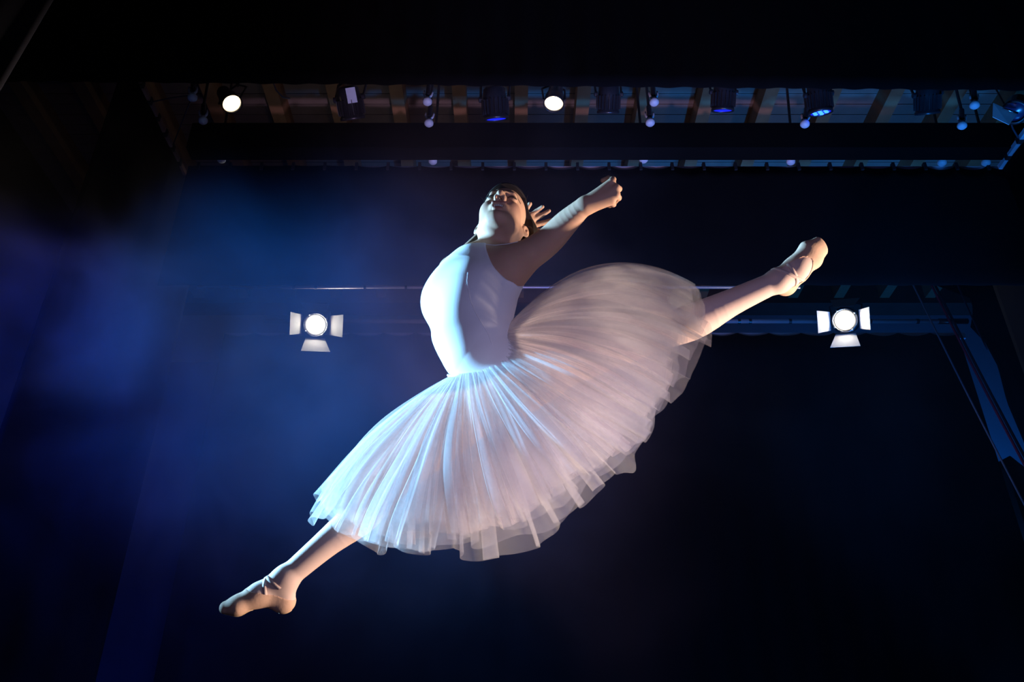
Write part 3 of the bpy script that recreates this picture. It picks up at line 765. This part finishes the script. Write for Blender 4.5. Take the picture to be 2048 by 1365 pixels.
# elastics crossing the instep: bands that follow the surface
tb = BVHTree.FromPolygons([Vector(v) for v in tv], tq.tolist())
def band(c, t, n, a0, a1, wd, par, span=200):
    t = nrm(t); n = nrm(n-np.dot(n, t)*t); w = np.cross(t, n); V = []; F = []; N = 28
    for i in range(N+1):
        s = i/N; ang = (s-.5)*math.radians(span); aa = a0+(a1-a0)*s
        d = nrm(n*math.cos(ang)+w*math.sin(ang))
        for off in (-wd/2, wd/2):
            o = c+t*(aa+off); src = o+d*.10
            hit = tb.ray_cast(Vector(src), Vector(-d), .099)[0]
            q = np.array(hit) if hit is not None else o+d*.03
            V += [q+d*.0002, q+d*.0016]
    for i in range(N):
        k = i*4; F += [(k+1, k+3, k+7, k+5), (k, k+4, k+6, k+2), (k, k+1, k+5, k+4), (k+2, k+6, k+7, k+3)]
    mk('elastic_strap', V, F, M['elastic'], par, True)
aR = nrm(P(518, 1190, 2.485)-ankR); cc = P(546, 1178, 2.49)
band(cc, aR, cU-.4*cR, -.022, .022, .011, shR_); band(cc, aR, cU-.4*cR, .022, -.022, .011, shR_)
cc = P(1582, 552, 2.635)
band(cc, tL, nL, -.022, .022, .011, shL_); band(cc, tL, nL, .022, -.022, .011, shL_)

# leotard seam and piping, traced on the cloth
lbv = BVHTree.FromPolygons([Vector(v) for v in lv], lq.tolist())
def trace(pix, r, name, lift=.0004):
    pts = []
    pix = np.array(pix, float); tt = np.linspace(0, len(pix)-1, 40)
    for t in tt:
        x = np.interp(t, np.arange(len(pix)), pix[:, 0]); y = np.interp(t, np.arange(len(pix)), pix[:, 1])
        h = lbv.ray_cast(Vector(CAM), Vector(nrm(ray(x, y))), 6)
        if h[0] is not None: pts.append(np.array(h[0])+np.array(h[1])*lift*(1 if Vector(h[1]).dot(Vector(cF)) < 0 else -1))
    if len(pts) > 3: G().tube(pts, r, 6).build(name, M['leotard'], leo, True)
trace([(936, 545), (934, 562), (936, 580), (942, 605), (952, 628), (964, 648), (976, 668), (984, 690)], .0008, 'seam')

bbv = BVHTree.FromPolygons([Vector(v) for v in V], Q.tolist())
pts = []
for x, y in zip(np.linspace(968, 1036, 16), np.interp(np.linspace(968, 1036, 16), [968, 990, 1015, 1036], [489, 491, 488.5, 484])):
    h = bbv.ray_cast(Vector(CAM), Vector(nrm(ray(x, y))), 6)
    if h[0] is not None: pts.append(np.array(h[0])-cF*.0008)
G().tube(pts, .0013, 6).build('halter_strap', M['leotard'], leo, True)

# ------------------------------------------------------------------ tulle skirt
def tulle(name, op, tint):
    m = bpy.data.materials.new(name); m.use_nodes = True; nt = m.node_tree
    for n in list(nt.nodes): nt.nodes.remove(n)
    out = nt.nodes.new('ShaderNodeOutputMaterial'); tr = nt.nodes.new('ShaderNodeBsdfTransparent')
    di = nt.nodes.new('ShaderNodeBsdfDiffuse'); tl = nt.nodes.new('ShaderNodeBsdfTranslucent')
    di.inputs[0].default_value = (*tint, 1); tl.inputs[0].default_value = (*tint, 1)
    a = nt.nodes.new('ShaderNodeMixShader'); b = nt.nodes.new('ShaderNodeMixShader'); a.inputs[0].default_value = .5
    nt.links.new(di.outputs[0], a.inputs[1]); nt.links.new(tl.outputs[0], a.inputs[2])
    tc = nt.nodes.new('ShaderNodeTexCoord'); nz = nt.nodes.new('ShaderNodeTexWhiteNoise'); nz.noise_dimensions = '3D'
    sc_ = nt.nodes.new('ShaderNodeVectorMath'); sc_.operation = 'SCALE'; sc_.inputs['Scale'].default_value = 5000
    sn = nt.nodes.new('ShaderNodeVectorMath'); sn.operation = 'SNAP'; sn.inputs[1].default_value = (1, 1, 1)
    sb = nt.nodes.new('ShaderNodeVectorMath'); sb.operation = 'SUBTRACT'; sb.inputs[1].default_value = (.5, .5, .5)
    m2 = nt.nodes.new('ShaderNodeVectorMath'); m2.operation = 'SCALE'; m2.inputs['Scale'].default_value = 1.8
    ge = nt.nodes.new('ShaderNodeNewGeometry'); ad = nt.nodes.new('ShaderNodeVectorMath'); ad.operation = 'ADD'
    no = nt.nodes.new('ShaderNodeVectorMath'); no.operation = 'NORMALIZE'
    nt.links.new(tc.outputs['Object'], sc_.inputs[0]); nt.links.new(sc_.outputs[0], sn.inputs[0]); nt.links.new(sn.outputs[0], nz.inputs['Vector'])
    nt.links.new(nz.outputs['Color'], sb.inputs[0]); nt.links.new(sb.outputs[0], m2.inputs[0]); nt.links.new(m2.outputs[0], ad.inputs[0])
    nt.links.new(ge.outputs['Normal'], ad.inputs[1]); nt.links.new(ad.outputs[0], no.inputs[0])
    nt.links.new(no.outputs[0], di.inputs['Normal']); nt.links.new(no.outputs[0], tl.inputs['Normal'])
    b.inputs[0].default_value = op
    nt.links.new(tr.outputs[0], b.inputs[1]); nt.links.new(a.outputs[0], b.inputs[2]); nt.links.new(b.outputs[0], out.inputs[0])
    return m
M['tulle'] = tulle('white_tulle', .25, (.96, .95, .97)); M['tulle_in'] = tulle('pink_lit_inner_tulle', .30, (.97, .86, .89))  # inner layers tinted pink to stand in for warm light inside the skirt
WC = P(957, 702, 2.64)
def skirt_layer(seed, L0, spread, npleat, over, parent, m, hl, drop=0.0):
    r = np.random.default_rng(seed); nu, nv = 1500, 22
    t = np.linspace(0, 2*np.pi, nu, endpoint=False)
    ph = r.uniform(0, 6.28, 12)
    fr = npleat*(1+0*t)
    phase = npleat*t+3.2*np.sin(3*t+ph[0])+2.2*np.sin(7*t+ph[1])+1.2*np.sin(19*t+ph[3])
    amp_u = over/npleat*(1+.7*np.sin(5*t+ph[2])+.6*np.sin(11*t+ph[3])+.5*np.sin(29*t+ph[5]))
    v = np.linspace(0, 1, nv)[None, :]
    u = t[:, None]+amp_u[:, None]*np.sin(phase)[:, None]*np.clip(v*5, 0, 1)*(1.25-.45*v)
    u = u+.07*v**1.5*np.sin(2*t+ph[2])[:, None]+.03*v**2*np.sin(5*t+ph[6])[:, None]+.012*v**2*np.sin(17*t+ph[4])[:, None]
    s = np.sqrt(np.sin(u)**2+.012)-.1; sg = np.sin(u); sT = np.sign(sg)*np.abs(sg)**.55
    ring = WC+.118*np.cos(u)[..., None]*LD+0.094*sT[..., None]*TW+(.030*s)[..., None]*DD
    side = np.where(sg > 0, 1.0, 1.0)
    cu = np.cos(u); LR = nrm(.97*cR+.20*cU)
    dirv = np.clip(cu, -1, 0)[..., None]*LD+np.clip(cu, 0, 1)[..., None]*LR+(s*.98)[..., None]*DD+((.6*sg+.4*sT)*spread)[..., None]*TW
    dirv = dirv/np.linalg.norm(dirv, axis=-1)[..., None]
    ln = L0*(1+.035*np.sin(4*t+ph[4])+.03*np.sin(9*t+ph[5])+.02*np.sin(23*t+ph[6]))[:, None]*(1-.07*np.abs(sg)+.05*np.clip(-sg, 0, 1)+.05*np.clip(-cu, 0, 1)**6+.05*np.clip(cu, 0, 1))
    nor = np.cross(dirv, np.cos(u)[..., None]*TW-sg[..., None]*LD); nn = np.linalg.norm(nor, axis=-1)[..., None]; nor = nor/np.maximum(nn, 1e-6)
    wob = (.015*np.cos(phase)[:, None]*v**.8+.016*v**1.3*np.sin(6*t+ph[7])[:, None]+.012*v**1.3*np.sin(13*t+ph[8])[:, None]
           +.006*v*np.sin(2.3*phase+ph[9])[:, None]+.006*np.sin(8*v+9*t[:, None]+ph[10])*v)
    lift = (.030+1.15*hl*np.clip(np.cos(u), 0, 1)**2)*4*v*(1-v)**1.0
    pos = ring+dirv*ln[..., None]*v[..., None]+nor*wob[..., None]+(np.clip(cu, 0, 1)[..., None]*cU*1.0-np.clip(1-cu, 0, 1)[..., None]*DD*.9)*lift[..., None]*(1-.55*np.abs(sg))[..., None]+TW*(sT*(.06*4*v*(1-v)+.035*v))[..., None]
    pos = pos-np.array([0, 0, drop])*v[..., None]**2
    V = pos.reshape(-1, 3)
    I = np.arange(nu)[:, None]; J = np.arange(nv-1)[None, :]
    a = (I*nv+J).ravel(); b = (((I+1) % nu)*nv+J).ravel()
    F = np.stack([a, b, b+1, a+1], 1).astype(np.int32)
    mk('tulle_layer', V, F, m, parent, True)
sk = mk('skirt', *(lambda g: (g.V, g.F))(G().rings([[WC+(.120+k*.004)*math.cos(u)*LD+(.096+k*.004)*math.sin(u)*TW+(.03*(math.sqrt(math.sin(u)**2+.012)-.1)+dz)*DD
        for u in np.linspace(0, 2*math.pi, 72, endpoint=False)] for k, dz in ((0, -.010), (1, -.008), (1.4, 0), (1, .01), (0, .014))], cap=False)), M['leotard'], person, True)
skirt_layer(1, .525, .50, 46, 1.7, sk, M['tulle'], .075)
skirt_layer(2, .505, .42, 58, 1.9, sk, M['tulle'], .060)
skirt_layer(3, .560, .36, 38, 1.3, sk, M['tulle'], .085)
skirt_layer(4, .490, .30, 64, 2.0, sk, M['tulle_in'], .045)
skirt_layer(5, .470, .22, 70, 2.0, sk, M['tulle_in'], .030)
skirt_layer(6, .535, .46, 30, 1.2, sk, M['tulle'], .080)

# ================================================================== haze drifting behind the dancer
hz = bpy.data.materials.new('stage_haze'); hz.use_nodes = True; nt = hz.node_tree
for n in list(nt.nodes): nt.nodes.remove(n)
out = nt.nodes.new('ShaderNodeOutputMaterial'); vs = nt.nodes.new('ShaderNodeVolumeScatter'); vs.inputs['Anisotropy'].default_value = .15
vs.inputs['Color'].default_value = (.9, .92, 1, 1)
tc = nt.nodes.new('ShaderNodeTexCoord'); nz = nt.nodes.new('ShaderNodeTexNoise'); nz.inputs['Scale'].default_value = 1.1; nz.inputs['Detail'].default_value = 5; nz.inputs['Distortion'].default_value = 1.0
mr = nt.nodes.new('ShaderNodeMapRange'); mr.inputs[1].default_value = .38; mr.inputs[2].default_value = .70; mr.inputs[3].default_value = .02; mr.inputs[4].default_value = .30
nt.links.new(tc.outputs['Object'], nz.inputs['Vector']); nt.links.new(nz.outputs['Fac'], mr.inputs[0])
sx = nt.nodes.new('ShaderNodeSeparateXYZ'); nt.links.new(tc.outputs['Object'], sx.inputs[0])
def ramp(i, a, b, lo, hi):                                   # the smoke hangs at mid height and thins out to stage left and downwards
    m = nt.nodes.new('ShaderNodeMapRange'); m.interpolation_type = 'SMOOTHSTEP'
    for k, v in zip((1, 2, 3, 4), (a, b, lo, hi)): m.inputs[k].default_value = v
    nt.links.new(sx.outputs[i], m.inputs[0]); return m.outputs[0]
def mul(a, b):
    m = nt.nodes.new('ShaderNodeMath'); m.operation = 'MULTIPLY'; nt.links.new(a, m.inputs[0]); nt.links.new(b, m.inputs[1]); return m.outputs[0]
dn = mul(mul(mul(mr.outputs[0], ramp(0, -1.3, 1.0, 1, .02)), ramp(2, 1.3, 2.8, .10, 1)), ramp(2, 3.0, 4.6, 1, .04))
nt.links.new(dn, vs.inputs['Density']); nt.links.new(vs.outputs[0], out.inputs['Volume'])
hzo = abox((-4.9, 3.6, .1), (5.4, 7.7, 6.0)).build('haze', hz)
tag(hzo, 'blue lit theatrical haze drifting behind the dancer', 'haze', kind='stuff')
